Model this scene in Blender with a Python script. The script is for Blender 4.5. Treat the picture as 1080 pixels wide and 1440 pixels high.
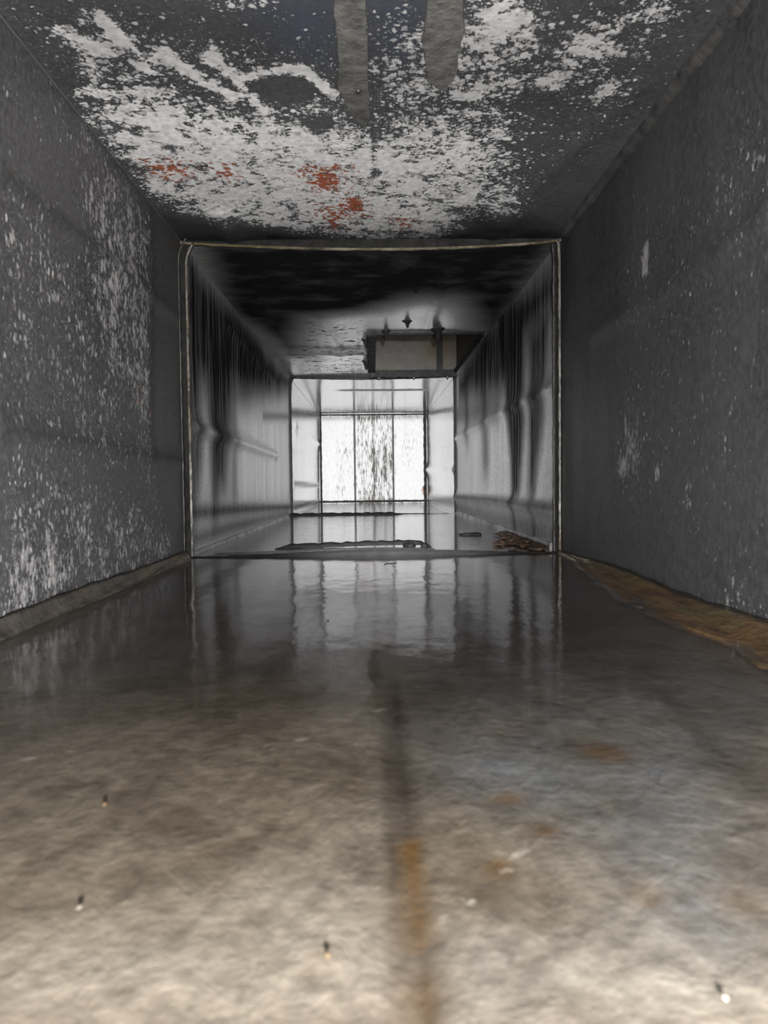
import bpy, bmesh, math, random
import numpy as np
from mathutils import Matrix, Vector

for o in list(bpy.data.objects):
    bpy.data.objects.remove(o)
SC = bpy.context.scene
COL = SC.collection
random.seed(4)

# ------------------------------------------------------------------ camera
FPX = 1040.0                                   # focal length in pixels of the 1080x1440 frame
PITCH = math.atan(42 / FPX)
YAW = -math.atan(14.5 / FPX)
ROLL = math.radians(-0.65)
CAM = Vector((0, 0, 0.1))
Rm = (Matrix.Rotation(YAW, 4, 'Z') @ Matrix.Rotation(math.pi / 2 - PITCH, 4, 'X') @ Matrix.Rotation(ROLL, 4, 'Z'))
cd = bpy.data.cameras.new('camera')
cam = bpy.data.objects.new('camera', cd)
COL.objects.link(cam)
cam.matrix_world = Matrix.Translation(CAM) @ Rm
cd.sensor_fit = 'VERTICAL'
cd.sensor_height = 36.0
cd.lens = 26.0
cd.clip_start = 0.005
cd.clip_end = 50
cd.dof.use_dof = True
cd.dof.focus_distance = 1.5
cd.dof.aperture_fstop = 20.0
SC.camera = cam

# ------------------------------------------------------------------ world, lights, exposure
w = bpy.data.worlds.new('world')
SC.world = w
w.use_nodes = True
w.node_tree.nodes['Background'].inputs[0].default_value = (0.92, 0.96, 1.0, 1)
w.node_tree.nodes['Background'].inputs[1].default_value = 0.6

def lamp(name, kind, loc, energy, color, size):
    d = bpy.data.lights.new(name, kind)
    d.energy = energy
    d.color = color
    d.shadow_soft_size = size
    o = bpy.data.objects.new(name, d)
    COL.objects.link(o)
    o.location = loc
    return o, d

# wide phone flash and an added unseen spot lighting the far end
flash, fd = lamp('phone_flash', 'POINT', (0.02, -0.09, 0.065), 45.0, (1.0, 0.975, 0.94), 0.012)
far_spot, td = lamp('added_far_spot', 'SPOT', (0.03, -0.05, 0.14), 385.0, (0.98, 0.98, 1.0), 0.012)
td.spot_size = math.radians(24)
td.spot_blend = 1.0
far_spot.rotation_euler = (math.pi / 2 - 0.0, 0, math.radians(0.2))

SC.view_settings.view_transform = 'Standard'
SC.view_settings.look = 'None'
SC.view_settings.gamma = 1
SC.view_settings.use_curve_mapping = False
SC.view_settings.exposure = 0.0

# ------------------------------------------------------------------ dimensions of the duct (metres)
XL, XR, ZC = -0.25, 0.252, 0.42
Y0, J1, J2, J3 = -0.26, 0.99, 2.24, 3.46
RX0, RX1, RY0, RY1 = 0.0, 0.243, 1.60, 2.14         # branch opening in the ceiling

R3 = Rm.to_3x3()
def hit(plane, px, py):
    """the point of a duct face seen at a pixel of the photograph, in that face's own two coordinates"""
    d = R3 @ Vector(((px - 540) / FPX, (720 - py) / FPX, -1))
    if plane in 'LR':
        t = ((XL if plane == 'L' else XR) - CAM.x) / d.x
        p = CAM + d * t
        return (p.y, p.z)
    if plane == 'B':
        p = CAM + d * (J3 / d.y)
        return (p.x, p.z)
    t = ((ZC if plane == 'C' else 0.0) - CAM.z) / d.z
    p = CAM + d * t
    return (p.x, p.y)

def at_depth(px, py, y):
    d = R3 @ Vector(((px - 540) / FPX, (720 - py) / FPX, -1))
    return CAM + d * (y / d.y)

# ------------------------------------------------------------------ numpy fields
def vnoise(u, v, seed):
    rs = np.random.RandomState(seed)
    T = rs.rand(64, 64)
    iu, iv = np.floor(u).astype(int), np.floor(v).astype(int)
    fu, fv = u - iu, v - iv
    fu = fu * fu * (3 - 2 * fu)
    fv = fv * fv * (3 - 2 * fv)
    g = lambda a, b: T[a % 64, b % 64]
    return (g(iu, iv) * (1 - fu) * (1 - fv) + g(iu + 1, iv) * fu * (1 - fv)
            + g(iu, iv + 1) * (1 - fu) * fv + g(iu + 1, iv + 1) * fu * fv)

def fbm(u, v, seed, o=4):
    s, a, t = 0, 1.0, 0
    for k in range(o):
        s = s + a * vnoise(u * 2 ** k + 7.3 * k, v * 2 ** k + 3.1 * k, seed + k)
        t += a
        a *= .5
    return s / t - .5

def seg_dist(U, V, a, b):
    ax, ay = a
    bx, by = b
    dx, dy = bx - ax, by - ay
    t = np.clip(((U - ax) * dx + (V - ay) * dy) / (dx * dx + dy * dy + 1e-12), 0, 1)
    return np.hypot(U - ax - t * dx, V - ay - t * dy)

def smooth(x):
    x = np.clip(x, 0, 1)
    return x * x * (3 - 2 * x)

def poly_field(U, V, pts, soft):
    ins = np.zeros(U.shape, bool)
    dist = np.full(U.shape, 1e9)
    n = len(pts)
    for i in range(n):
        a, b = pts[i], pts[(i + 1) % n]
        dist = np.minimum(dist, seg_dist(U, V, a, b))
        c = (a[1] > V) != (b[1] > V)
        xx = (b[0] - a[0]) * (V - a[1]) / ((b[1] - a[1]) if abs(b[1] - a[1]) > 1e-12 else 1e-12) + a[0]
        ins ^= c & (U < xx)
    sd = np.where(ins, dist, -dist)
    return smooth(sd / soft * .5 + .5)

def field(plane, U, V, feats, seed):
    """combine stain shapes: ('poly', pts, soft, s) ('line', pts, width, s) ('blob', pt, ru, rv, s)"""
    out = np.zeros(U.shape)
    for f in feats:
        if f[0] == 'poly':
            wob = f[2] * .8
            k = .25 / max(f[2], .01)
            m = poly_field(U + wob * fbm(U * k, V * k, seed + 11), V + wob * fbm(U * k, V * k, seed + 23),
                           [hit(plane, *p) for p in f[1]], f[2]) * f[3]
        elif f[0] == 'line':
            pts = [hit(plane, *p) for p in f[1]]
            d = np.full(U.shape, 1e9)
            for a, b in zip(pts, pts[1:]):
                d = np.minimum(d, seg_dist(U, V, a, b))
            m = np.exp(-(d / f[2]) ** 2) * f[3]
        else:
            c = hit(plane, *f[1])
            m = np.exp(-((U - c[0]) / f[2]) ** 2 - ((V - c[1]) / f[3]) ** 2) * f[4]
        out = np.where(np.abs(m) > 0, out + m * (1 - np.clip(out, 0, 1)) if f[-1] > 0 else out + m, out)
    return np.clip(out, 0, 1)

# ------------------------------------------------------------------ materials
class NT:
    def __init__(s, name):
        s.m = bpy.data.materials.new(name)
        s.m.use_nodes = True
        s.t = s.m.node_tree
        s.t.nodes.clear()
        s.out = s.t.nodes.new('ShaderNodeOutputMaterial')
        s.geo = s.t.nodes.new('ShaderNodeNewGeometry')
    def n(s, k, **p):
        x = s.t.nodes.new(k)
        for a, b in p.items():
            setattr(x, a, b)
        return x
    def put(s, sock, v):
        if isinstance(v, bpy.types.NodeSocket):
            s.t.links.new(v, sock)
        elif isinstance(v, (tuple, list)):
            sock.default_value = tuple(v) + ((1,) if len(v) == 3 and sock.type == 'RGBA' else ())
        else:
            sock.default_value = v
    def math(s, op, a, b=0.0, c=None, clamp=False):
        x = s.n('ShaderNodeMath', operation=op, use_clamp=clamp)
        s.put(x.inputs[0], a)
        s.put(x.inputs[1], b)
        if c is not None:
            s.put(x.inputs[2], c)
        return x.outputs[0]
    def mix(s, f, a, b):
        x = s.n('ShaderNodeMix', data_type='RGBA')
        s.put(x.inputs[0], f)
        s.put(x.inputs[6], a)
        s.put(x.inputs[7], b)
        return x.outputs[2]
    def mixf(s, f, a, b):
        x = s.n('ShaderNodeMix', data_type='FLOAT')
        s.put(x.inputs[0], f)
        s.put(x.inputs[2], a)
        s.put(x.inputs[3], b)
        return x.outputs[0]
    def pos(s, scale=(1, 1, 1), off=(0, 0, 0), warp=0):
        x = s.n('ShaderNodeMapping')
        s.put(x.inputs[0], s.geo.outputs['Position'])
        x.inputs[1].default_value = off
        x.inputs[3].default_value = scale
        return x.outputs[0]
    def noise(s, scale, detail=4, rough=.55, vec=None, dist=0.0):
        x = s.n('ShaderNodeTexNoise')
        s.put(x.inputs['Vector'], vec if vec is not None else s.geo.outputs['Position'])
        x.inputs['Scale'].default_value = scale
        x.inputs['Detail'].default_value = detail
        x.inputs['Roughness'].default_value = rough
        x.inputs['Distortion'].default_value = dist
        return x.outputs[0]
    def attr(s, name):
        a = s.n('ShaderNodeAttribute', attribute_name=name)
        x = s.n('ShaderNodeSeparateColor')
        s.t.links.new(a.outputs['Color'], x.inputs[0])
        return x.outputs[0], x.outputs[1], x.outputs[2]
    def thresh(s, noise, dens, width=.03, lo=.78, k=.56):
        """1 where noise exceeds a level that falls as density rises"""
        lev = s.math('MULTIPLY_ADD', dens, -k, lo)
        d = s.math('SUBTRACT', noise, lev)
        return s.math('MULTIPLY_ADD', d, 1 / width, .5, clamp=True)
    def ramp(s, x, a, b):
        r = s.n('ShaderNodeMapRange', clamp=True)
        s.put(r.inputs[0], x)
        r.inputs[1].default_value = a
        r.inputs[2].default_value = b
        return r.outputs[0]
    def bump(s, h, dist, strength=1.0, normal=None):
        b = s.n('ShaderNodeBump')
        b.inputs['Strength'].default_value = strength
        b.inputs['Distance'].default_value = dist
        s.put(b.inputs['Height'], h)
        if normal is not None:
            s.put(b.inputs['Normal'], normal)
        return b.outputs[0]
    def bsdf(s, col, rough, metal=0.0, normal=None, spec=.5, coat=0.0):
        p = s.n('ShaderNodeBsdfPrincipled')
        s.put(p.inputs['Base Color'], col)
        s.put(p.inputs['Roughness'], rough)
        s.put(p.inputs['Metallic'], metal)
        s.put(p.inputs['Specular IOR Level'], spec)
        s.put(p.inputs['Coat Weight'], coat)
        p.inputs['Coat Roughness'].default_value = .08
        if normal is not None:
            s.put(p.inputs['Normal'], normal)
        s.t.links.new(p.outputs[0], s.out.inputs[0])
        return p

def mat_steel(name, dark, light, paint=(.5, .5, .5), rust=(.38, .10, .045), soot=(.012, .012, .013),
              rough=.5, metal=.0, vec=(1, 1, 1), flake=70, bump=.0006, base_scale=9, spec=.4, soot_metal=0.0,
              streak=(1, 1, 1), fw=.05, pmix=.66, lo=.78, dot=.75, sootn=1.2, face='xy'):
    s = NT(name)
    pa, ru, so = s.attr('stain')
    tone, t2, _ = s.attr('tone')
    v = s.pos(vec)
    base = s.ramp(s.noise(base_scale, 6, .65, s.pos(streak)), .3, .7)
    fine = s.noise(240, 3, .6, v)
    col = s.mix(base, dark, light)
    col = s.mix(s.ramp(fine, .35, .8), col, tuple(min(1, c * 1.55) for c in light))
    col = s.mix(s.math('MULTIPLY', tone, s.math('ADD', base, .2)), col, (.055, .075, .12))
    n1 = s.noise(flake, 3, .55, v)
    n2 = s.noise(flake * 2.4, 2, .5, v)
    col = s.mix(s.math('MULTIPLY', t2, .6), col, (.018, .0185, .021))
    clump = s.noise(flake * .32, 3, .5, s.pos(vec, (1.3, 4.1, .7)))
    pa = s.math('MULTIPLY', pa, s.math('MULTIPLY_ADD', clump, 1.9, .08))
    nn = s.math('ADD', s.math('MULTIPLY', n1, pmix), s.math('MULTIPLY', n2, 1 - pmix))
    pm = s.thresh(nn, pa, fw, lo)
    for q, sc_ in ((1.0, 1.15), (.8, 2.9)):
        vm = s.n('ShaderNodeVectorMath', operation='MULTIPLY_ADD')
        nz = s.n('ShaderNodeTexNoise')
        s.put(nz.inputs['Vector'], v)
        nz.inputs['Scale'].default_value = flake * sc_ * 1.6
        s.put(vm.inputs[0], nz.outputs['Color'])
        vm.inputs[1].default_value = (.75 / (flake * sc_),) * 3
        s.put(vm.inputs[2], v)
        vo = s.n('ShaderNodeTexVoronoi', voronoi_dimensions='2D')
        sx_ = s.n('ShaderNodeSeparateXYZ')
        s.put(sx_.inputs[0], vm.outputs[0])
        cx_ = s.n('ShaderNodeCombineXYZ')
        s.put(cx_.inputs[0], sx_.outputs['XYZ'.index(face[0].upper())])
        s.put(cx_.inputs[1], sx_.outputs['XYZ'.index(face[1].upper())])
        s.put(vo.inputs['Vector'], cx_.outputs[0])
        vo.inputs['Scale'].default_value = flake * sc_
        sp = s.n('ShaderNodeSeparateColor')
        s.put(sp.inputs[0], vo.outputs['Color'])
        size = s.math('SUBTRACT', s.math('MULTIPLY', pa, dot * q), s.math('MULTIPLY', sp.outputs[0], .5))
        pm = s.math('MAXIMUM', pm, s.math('MULTIPLY', s.math('MULTIPLY_ADD', s.math('SUBTRACT', size, vo.outputs['Distance']), 9.0, .5, clamp=True),
                                          s.math('MULTIPLY_ADD', sp.outputs[1], .6, .4)))
    pc = s.mix(s.ramp(s.noise(flake * 1.3, 5, .6, v), .35, .7), tuple(c * .62 for c in paint), paint)
    pc = s.mix(s.math('MULTIPLY', t2, .62), pc, (.12, .12, .125))
    col = s.mix(pm, col, pc)
    rn = s.noise(flake * 1.5, 4, .6, s.pos(vec, (3.1, 1.7, 2.2)))
    rm = s.thresh(rn, ru, .04)
    col = s.mix(rm, col, s.mix(s.noise(150, 3), tuple(c * .7 for c in rust), tuple(c * 1.5 for c in rust)))
    sn = s.noise(14, 6, .65, s.pos(streak, (5, 2, 1)))
    sm = s.math('MULTIPLY', so, s.math('MULTIPLY_ADD', sn, sootn, 1.0 - sootn * .5), clamp=True)
    col = s.mix(sm, col, soot)
    cov = s.math('MAXIMUM', s.math('MAXIMUM', pm, rm), s.math('MULTIPLY', sm, 1 - soot_metal))
    r = s.mixf(base, rough * .8, min(1, rough * 1.25))
    r = s.mixf(s.math('MAXIMUM', pm, rm), r, .75)
    r = s.mixf(sm, r, .85)
    mt = s.mixf(cov, metal, 0.0)
    h = s.math('ADD', s.math('MULTIPLY', pm, 1.0), s.math('ADD', s.math('MULTIPLY', fine, .5), s.math('MULTIPLY', sn, .5)))
    s.bsdf(col, r, mt, s.bump(h, bump), s.mixf(sm, spec, .03))
    return s.m

M = {}
M['ceil_near'] = mat_steel('greasy_ceiling_with_residue', (.031, .032, .035), (.062, .063, .067), paint=(.80, .81, .825),
                           rust=(.27, .075, .036), rough=.45, flake=125, dot=1.15, bump=.0010, fw=.05)
M['wall_near'] = mat_steel('greasy_flecked_wall', (.028, .028, .029), (.068, .068, .070), paint=(.44, .44, .45), rough=.5, flake=120, vec=(1, 1, .75), bump=.0005, fw=.16, lo=.81, dot=.92, face='yz', streak=(1, 1, .4))
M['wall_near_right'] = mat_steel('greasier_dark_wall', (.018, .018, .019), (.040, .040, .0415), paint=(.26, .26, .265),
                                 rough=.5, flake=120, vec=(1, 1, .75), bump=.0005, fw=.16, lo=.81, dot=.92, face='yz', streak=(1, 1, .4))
M['steel_mid'] = mat_steel('sooty_galvanised_steel', (.44, .44, .45), (.62, .62, .63), paint=(.7, .7, .7), rough=.34, metal=.75,
                           flake=60, bump=.00015, face='yz', streak=(6, 6, .35), base_scale=5)
M['steel_ceil_mid'] = mat_steel('sooty_galvanised_ceiling', (.50, .50, .51), (.66, .66, .67), paint=(.02, .02, .02), rough=.22, metal=.85, sootn=.3,
                                flake=60, bump=.00030, streak=(1, 1.4, 1), base_scale=8, vec=(.6, 1.3, 1))
M['steel_far'] = mat_steel('bright_galvanised_steel', (.39, .39, .40), (.50, .50, .51), paint=(.03, .03, .03), rough=.13, metal=.85,
                           flake=50, bump=.0002, base_scale=6)
M['steel_back'] = mat_steel('scrubbed_end_plate', (.70, .69, .67), (.86, .86, .84), paint=(.16, .15, .14), rust=(.30, .16, .08), rough=.5, metal=.0, flake=100, vec=(1.7, 1, .30), bump=.0006, fw=.16, dot=.4, streak=(2, 1, .5))

def mat_floor(name, wet):
    s = NT(name)
    pa, ru, so = s.attr('stain')
    tone, wh, _ = s.attr('tone')
    a = s.ramp(s.noise(22, 8, .68), .32, .68)
    b = s.ramp(s.noise(60, 6, .6, s.pos((1, .7, 1)), .6), .35, .7)
    c = s.ramp(s.noise(9, 4, .6, s.pos((1, 1, 1), (4, 1, 0))), .35, .65)
    col = s.mix(a, (.075, .054, .038), (.29, .24, .19))
    col = s.mix(s.math('MULTIPLY', b, .7), col, (.36, .315, .255))
    blue = s.mix(a, (.085, .085, .082), (.30, .33, .375))
    blue = s.mix(s.math('MULTIPLY', b, .45), blue, (.34, .32, .285))
    col = s.mix(s.math('MULTIPLY', tone, s.math('MULTIPLY_ADD', c, .6, .5), clamp=True), col, blue)
    col = s.mix(s.math('MULTIPLY', wh, s.math('MULTIPLY_ADD', a, .9, .2), clamp=True), col, (.44, .415, .37))
    fine = s.ramp(s.noise(170, 5, .65), .35, .7)
    col = s.mix(s.math('MULTIPLY', fine, .5), col, (.06, .05, .042))
    pm = s.thresh(s.noise(120, 5, .6), pa, .1)
    col = s.mix(pm, col, (.46, .43, .385))
    sm = s.math('MULTIPLY', so, s.math('MULTIPLY_ADD', s.noise(50, 5, .6, s.pos((1, .5, 1))), 1.2, .3), clamp=True)
    col = s.mix(sm, col, (.045, .033, .025))
    rm = s.math('MULTIPLY', ru, s.math('MULTIPLY_ADD', s.noise(70, 5), 1.1, .35), clamp=True)
    col = s.mix(rm, col, (.16, .080, .014))
    col = s.mix(.36, col, (0, 0, 0))
    h = s.math('ADD', a, s.math('MULTIPLY', b, .6))
    s.bsdf(col, .6, 0, s.bump(h, .0006), .3)
    return s.m
M['floor_near'] = mat_floor('stained_duct_floor', True)

s = NT('dark_wet_floor')
pa, ru, so = s.attr('stain')
a = s.ramp(s.noise(16, 6, .65, s.pos((.6, 1.6, 1))), .35, .65)
col = s.mix(a, (.05, .05, .052), (.14, .14, .142))
col = s.mix(s.math('MULTIPLY', so, s.math('ADD', a, .5), clamp=True), col, (.012, .011, .010))
col = s.mix(s.math('MULTIPLY', ru, s.math('ADD', a, .4), clamp=True), col, (.17, .075, .03))
s.bsdf(col, .35, 0, s.bump(a, .001), .5)
M['floor_far'] = s.m

def mat_water(name, tint, rough, amp, scale, stretch):
    """thin sheet of standing water: fresnel mirror over a clear tint"""
    s = NT(name)
    n = s.noise(scale, 4, .55, s.pos(stretch))
    nrm = s.bump(n, amp)
    dt = s.n('ShaderNodeVectorMath', operation='DOT_PRODUCT')
    s.put(dt.inputs[0], nrm)
    s.put(dt.inputs[1], s.geo.outputs['Incoming'])
    c = s.math('SUBTRACT', 1.0, s.math('ABSOLUTE', dt.outputs['Value']), clamp=True)
    fres = s.math('MULTIPLY_ADD', s.math('POWER', c, 5.0), .97, .025)      # Schlick, the same from both sides
    t = s.n('ShaderNodeBsdfTransparent')
    t.inputs[0].default_value = tint + (1,)
    g = s.n('ShaderNodeBsdfGlossy')
    g.inputs['Color'].default_value = (1, 1, 1, 1)
    g.inputs['Roughness'].default_value = rough
    s.put(g.inputs['Normal'], nrm)
    mx = s.n('ShaderNodeMixShader')
    s.put(mx.inputs[0], fres)
    s.t.links.new(t.outputs[0], mx.inputs[1])
    s.t.links.new(g.outputs[0], mx.inputs[2])
    s.t.links.new(mx.outputs[0], s.out.inputs[0])
    return s.m
M['water_near'] = mat_water('thin_water_film', (.93, .92, .90), .09, .0006, 26, (1, .55, 1))
M['water_far'] = mat_water('standing_water', (.80, .80, .80), .05, .0010, 34, (.35, 1.6, 1))

def mat_plain(name, c0, c1, rough, metal=0.0, scale=40, bump=.0006, spec=.5, coat=0.0, vec=(1, 1, 1), c2=None):
    s = NT(name)
    a = s.ramp(s.noise(scale, 5, .65, s.pos(vec)), .35, .65)
    col = s.mix(a, c0, c1)
    if c2:
        col = s.mix(s.ramp(s.noise(scale * .37, 4, .6, s.pos(vec, (2, 5, 1))), .5, .68), col, c2)
    s.bsdf(col, rough, metal, s.bump(a, bump), spec, coat)
    return s.m
M['lip_bright'] = mat_plain('scraped_flange_edge', (.04, .038, .034), (.26, .25, .23), .4, .3, 38, .0008, c2=(.09, .06, .025))
M['lip_yellow'] = mat_plain('grease_yellowed_flange_edge', (.04, .033, .02), (.19, .165, .115), .4, .25, 45, .0008, c2=(.09, .07, .03))
M['lip_dim'] = mat_plain('dull_flange_edge', (.018, .018, .018), (.10, .097, .094), .5, .1, 30, .0008)
M['lip_dark'] = mat_plain('tarry_flange_edge', (.008, .008, .008), (.022, .022, .022), .65, 0, 60, .0010, spec=.15)
M['sill'] = mat_plain('wet_sill_metal', (.05, .058, .07), (.11, .125, .15), .3, .2, 26, .0005, c2=(.05, .04, .03))
M['sill_dark'] = mat_plain('reflection_grey_sill_face', (.012, .012, .0125), (.022, .022, .023), .7, 0, 26, .0003, spec=.05)  # even grey imitates the floor reflection on the sill face
M['tar'] = mat_plain('black_grease', (.008, .008, .008), (.012, .011, .010), .65, 0, 90, .0012, spec=.10)
M['sludge'] = mat_plain('brown_sludge', (.055, .030, .010), (.14, .082, .034), .38, 0, 40, .0014, coat=.35, vec=(1.6, .6, 1), c2=(.10, .085, .035))
M['kerb'] = mat_plain('grey_brown_grease_fillet', (.035, .031, .026), (.07, .063, .054), .45, 0, 45, .0012, c2=(.085, .065, .035))
M['rust_mud'] = mat_plain('rusty_mud', (.03, .014, .007), (.10, .055, .028), .5, 0, 110, .0020, c2=(.05, .03, .02))
M['branch'] = mat_plain('dull_olive_steel', (.055, .053, .047), (.085, .081, .072), .7, .0, 18, .0005, c2=(.065, .052, .038), spec=.1)
M['slab'] = mat_plain('outer_duct_steel', (.25, .25, .25), (.35, .35, .35), .5, .6, 20, .0003)
M['patch'] = mat_plain('grey_sealant', (.055, .055, .053), (.12, .12, .115), .6, 0, 70, .0010, c2=(.04, .04, .039))
M['corner'] = mat_plain('greasy_corner_seam', (.018, .018, .019), (.05, .05, .05), .5, 0, 50, .0008)
M['foot'] = mat_plain('scuffed_sheet_foot', (.14, .14, .14), (.42, .42, .42), .4, .5, 22, .0004, c2=(.05, .045, .04))
M['stone'] = mat_plain('pale_grit', (.35, .32, .27), (.55, .52, .46), .5, 0, 200, .0004)
M['sand'] = mat_plain('dull_sand_grit', (.09, .08, .065), (.15, .135, .11), .6, 0, 200, .0004)
M['brown_grit'] = mat_plain('brown_grit', (.06, .04, .02), (.12, .08, .04), .5, 0, 200, .0004)
M['screw'] = mat_plain('dark_screw_steel', (.03, .03, .03), (.08, .08, .08), .4, .5, 120, .0003)
M['seam'] = mat_plain('grimy_seam_strip', (.05, .049, .046), (.10, .098, .092), .6, .0, 60, .0005)
M['seam_dark'] = mat_plain('tarred_corner_bead', (.016, .015, .014), (.05, .047, .043), .7, 0, 60, .0008, spec=.1)

# ------------------------------------------------------------------ mesh helpers
def link_mesh(name, verts, faces, mat, parent=None, smooth_=True):
    me = bpy.data.meshes.new(name)
    me.from_pydata([tuple(map(float, v)) for v in verts], [], faces)
    me.validate()
    bm = bmesh.new()
    bm.from_mesh(me)
    bmesh.ops.recalc_face_normals(bm, faces=bm.faces[:])
    bm.to_mesh(me)
    bm.free()
    if smooth_:
        me.polygons.foreach_set('use_smooth', [True] * len(me.polygons))
    me.materials.append(mat)
    o = bpy.data.objects.new(name, me)
    COL.objects.link(o)
    if parent:
        o.parent = parent
    return o

def tag(o, label=None, cat=None, group=None, kind=None):
    if label: o['label'] = label
    if cat: o['category'] = cat
    if group: o['group'] = group
    if kind: o['kind'] = kind
    return o

def boxes(lst):
    V, F = [], []
    for (x0, x1, y0, y1, z0, z1) in lst:
        b = len(V)
        V += [(x, y, z) for x in (x0, x1) for y in (y0, y1) for z in (z0, z1)]
        F += [tuple(b + i for i in q) for q in ((0, 1, 3, 2), (4, 6, 7, 5), (0, 4, 5, 1), (2, 3, 7, 6), (0, 2, 6, 4), (1, 5, 7, 3))]
    return V, F

def place(plane, U, V, D):
    """face coordinates + inward offset D -> world"""
    if plane == 'L': return np.stack([XL + D, U, V], -1)
    if plane == 'R': return np.stack([XR - D, U, V], -1)
    if plane == 'C': return np.stack([U, V, ZC - D], -1)
    if plane == 'F': return np.stack([U, V, 0 * U + D], -1)
    return np.stack([U, J3 - D, V], -1)

def sheet(name, plane, us, vs, mat, parent, disp, stain, tone=None, hole=None, thick=.0018):
    """a sheet metal panel: fine grid on the inside, thickness behind"""
    U, V = np.meshgrid(us, vs, indexing='ij')
    D = disp(U, V)
    P = place(plane, U, V, D).reshape(-1, 3)
    Q = place(plane, U, V, D * 0 - thick).reshape(-1, 3)
    nu, nv = len(us), len(vs)
    ids = np.arange(nu * nv).reshape(nu, nv)
    keep = np.ones((nu - 1, nv - 1), bool)
    if hole:
        cu, cv = (us[1:] + us[:-1]) / 2, (vs[1:] + vs[:-1]) / 2
        inside = ((cu > hole[0]) & (cu < hole[1]))[:, None] & ((cv > hole[2]) & (cv < hole[3]))[None, :]
        keep = ~inside
    quads = np.stack([ids[:-1, :-1], ids[1:, :-1], ids[1:, 1:], ids[:-1, 1:]], -1)[keep]
    N = nu * nv
    F = [tuple(q) for q in quads.tolist()]
    # rim: every boundary edge goes back by the sheet's thickness
    e = {}
    for q in F:
        for i in range(4):
            a, b = q[i], q[(i + 1) % 4]
            k = (a, b) if a < b else (b, a)
            e[k] = e.get(k, 0) + 1
    rim = [k for k, c in e.items() if c == 1]
    used = sorted({i for k in rim for i in k})
    m_ = len(used)
    i0 = {i: N + j for j, i in enumerate(used)}            # rim corners of their own keep the face shading flat to the edge
    i1 = {i: N + m_ + j for j, i in enumerate(used)}
    F += [(i0[a], i0[b], i1[b], i1[a]) for a, b in rim]
    verts = np.concatenate([P, P[used], Q[used]])
    me = bpy.data.meshes.new(name)
    me.from_pydata(verts.tolist(), [], F)
    if hole:
        pass
    me.polygons.foreach_set('use_smooth', np.array([1] * len(quads) + [0] * len(rim), bool))
    def setattr_(nm, chans):
        a = me.attributes.new(nm, 'FLOAT_COLOR', 'POINT')
        arr = np.zeros((len(verts), 4), np.float32)
        arr[:, 3] = 1
        for i, c in enumerate(chans):
            if c is not None:
                cc = c.reshape(-1)
                arr[:N, i] = cc
                arr[N:N + m_, i] = cc[used]
                arr[N + m_:, i] = cc[used]
        a.data.foreach_set('color', arr.ravel())
    setattr_('stain', [field(plane, U, V, f, 31 + 7 * i) for i, f in enumerate(stain)])
    setattr_('tone', [field(plane, U, V, f, 61 + 7 * i) for i, f in enumerate(tone or [[], [], []])])
    bm = bmesh.new()
    bm.from_mesh(me)
    loose = [v for v in bm.verts if not v.link_faces]
    bmesh.ops.delete(bm, geom=loose, context='VERTS')
    # open sheet: make sure it faces the inside of the duct
    bm.faces.ensure_lookup_table()
    inn = {'L': Vector((1, 0, 0)), 'R': Vector((-1, 0, 0)), 'C': Vector((0, 0, -1)), 'F': Vector((0, 0, 1)), 'B': Vector((0, -1, 0))}[plane]
    if bm.faces[0].normal.dot(inn) < 0:
        bmesh.ops.reverse_faces(bm, faces=bm.faces[:])
    bm.to_mesh(me)
    bm.free()
    me.materials.append(mat)
    o = bpy.data.objects.new(name, me)
    COL.objects.link(o)
    o.parent = parent
    return o

def creases(plane, lst, amp, seed, sc=3.0):
    """lst: (pixel polyline, height m (inward +), half width m)"""
    L = [([hit(plane, *p) for p in pts], h, wd) for pts, h, wd in lst]
    def f(U, V):
        D = amp * fbm(U * sc, V * sc, seed) * 2
        for pts, h, wd in L:
            d = np.full(U.shape, 1e9)
            for a, b in zip(pts, pts[1:]):
                d = np.minimum(d, seg_dist(U, V, a, b))
            D = D + 1.5 * h * np.exp(-(np.sqrt(d * d + 1.2e-5) - .0035) / (wd * .75))
        if plane in 'LRB':
            e = np.minimum(V, ZC - V) / .03
        elif plane == 'C':
            e = np.minimum(U - XL, XR - U) / .03
        else:
            e = 1.0
        if plane in 'LR':
            e = np.minimum(e, np.abs(U - J1) / .04)
        return D * np.clip(e, 0, 1)
    return f

def rng(a, b, step, extra=()):
    v = np.linspace(a, b, max(2, int(round((b - a) / step)) + 1))
    for e in extra:
        if a < e < b:
            v = np.append(v[np.abs(v - e) > step * .35], e)
    return np.sort(v)

def sweep(name, pts, A, B, mat, parent=None, closed_ends=True):
    """rectangular bar: at each pts[i] the section is spanned by A[i] and B[i]"""
    V, F = [], []
    n = len(pts)
    for p, a, b in zip(pts, A, B):
        p, a, b = Vector(p), Vector(a), Vector(b)
        V += [p, p + a, p + a + b, p + b]
    for i in range(n - 1):
        for k in range(4):
            F.append((4 * i + k, 4 * i + (k + 1) % 4, 4 * i + 4 + (k + 1) % 4, 4 * i + 4 + k))
    F += [(3, 2, 1, 0), tuple(4 * (n - 1) + k for k in range(4))]
    return link_mesh(name, V, F, mat, parent, smooth_=False)

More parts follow.
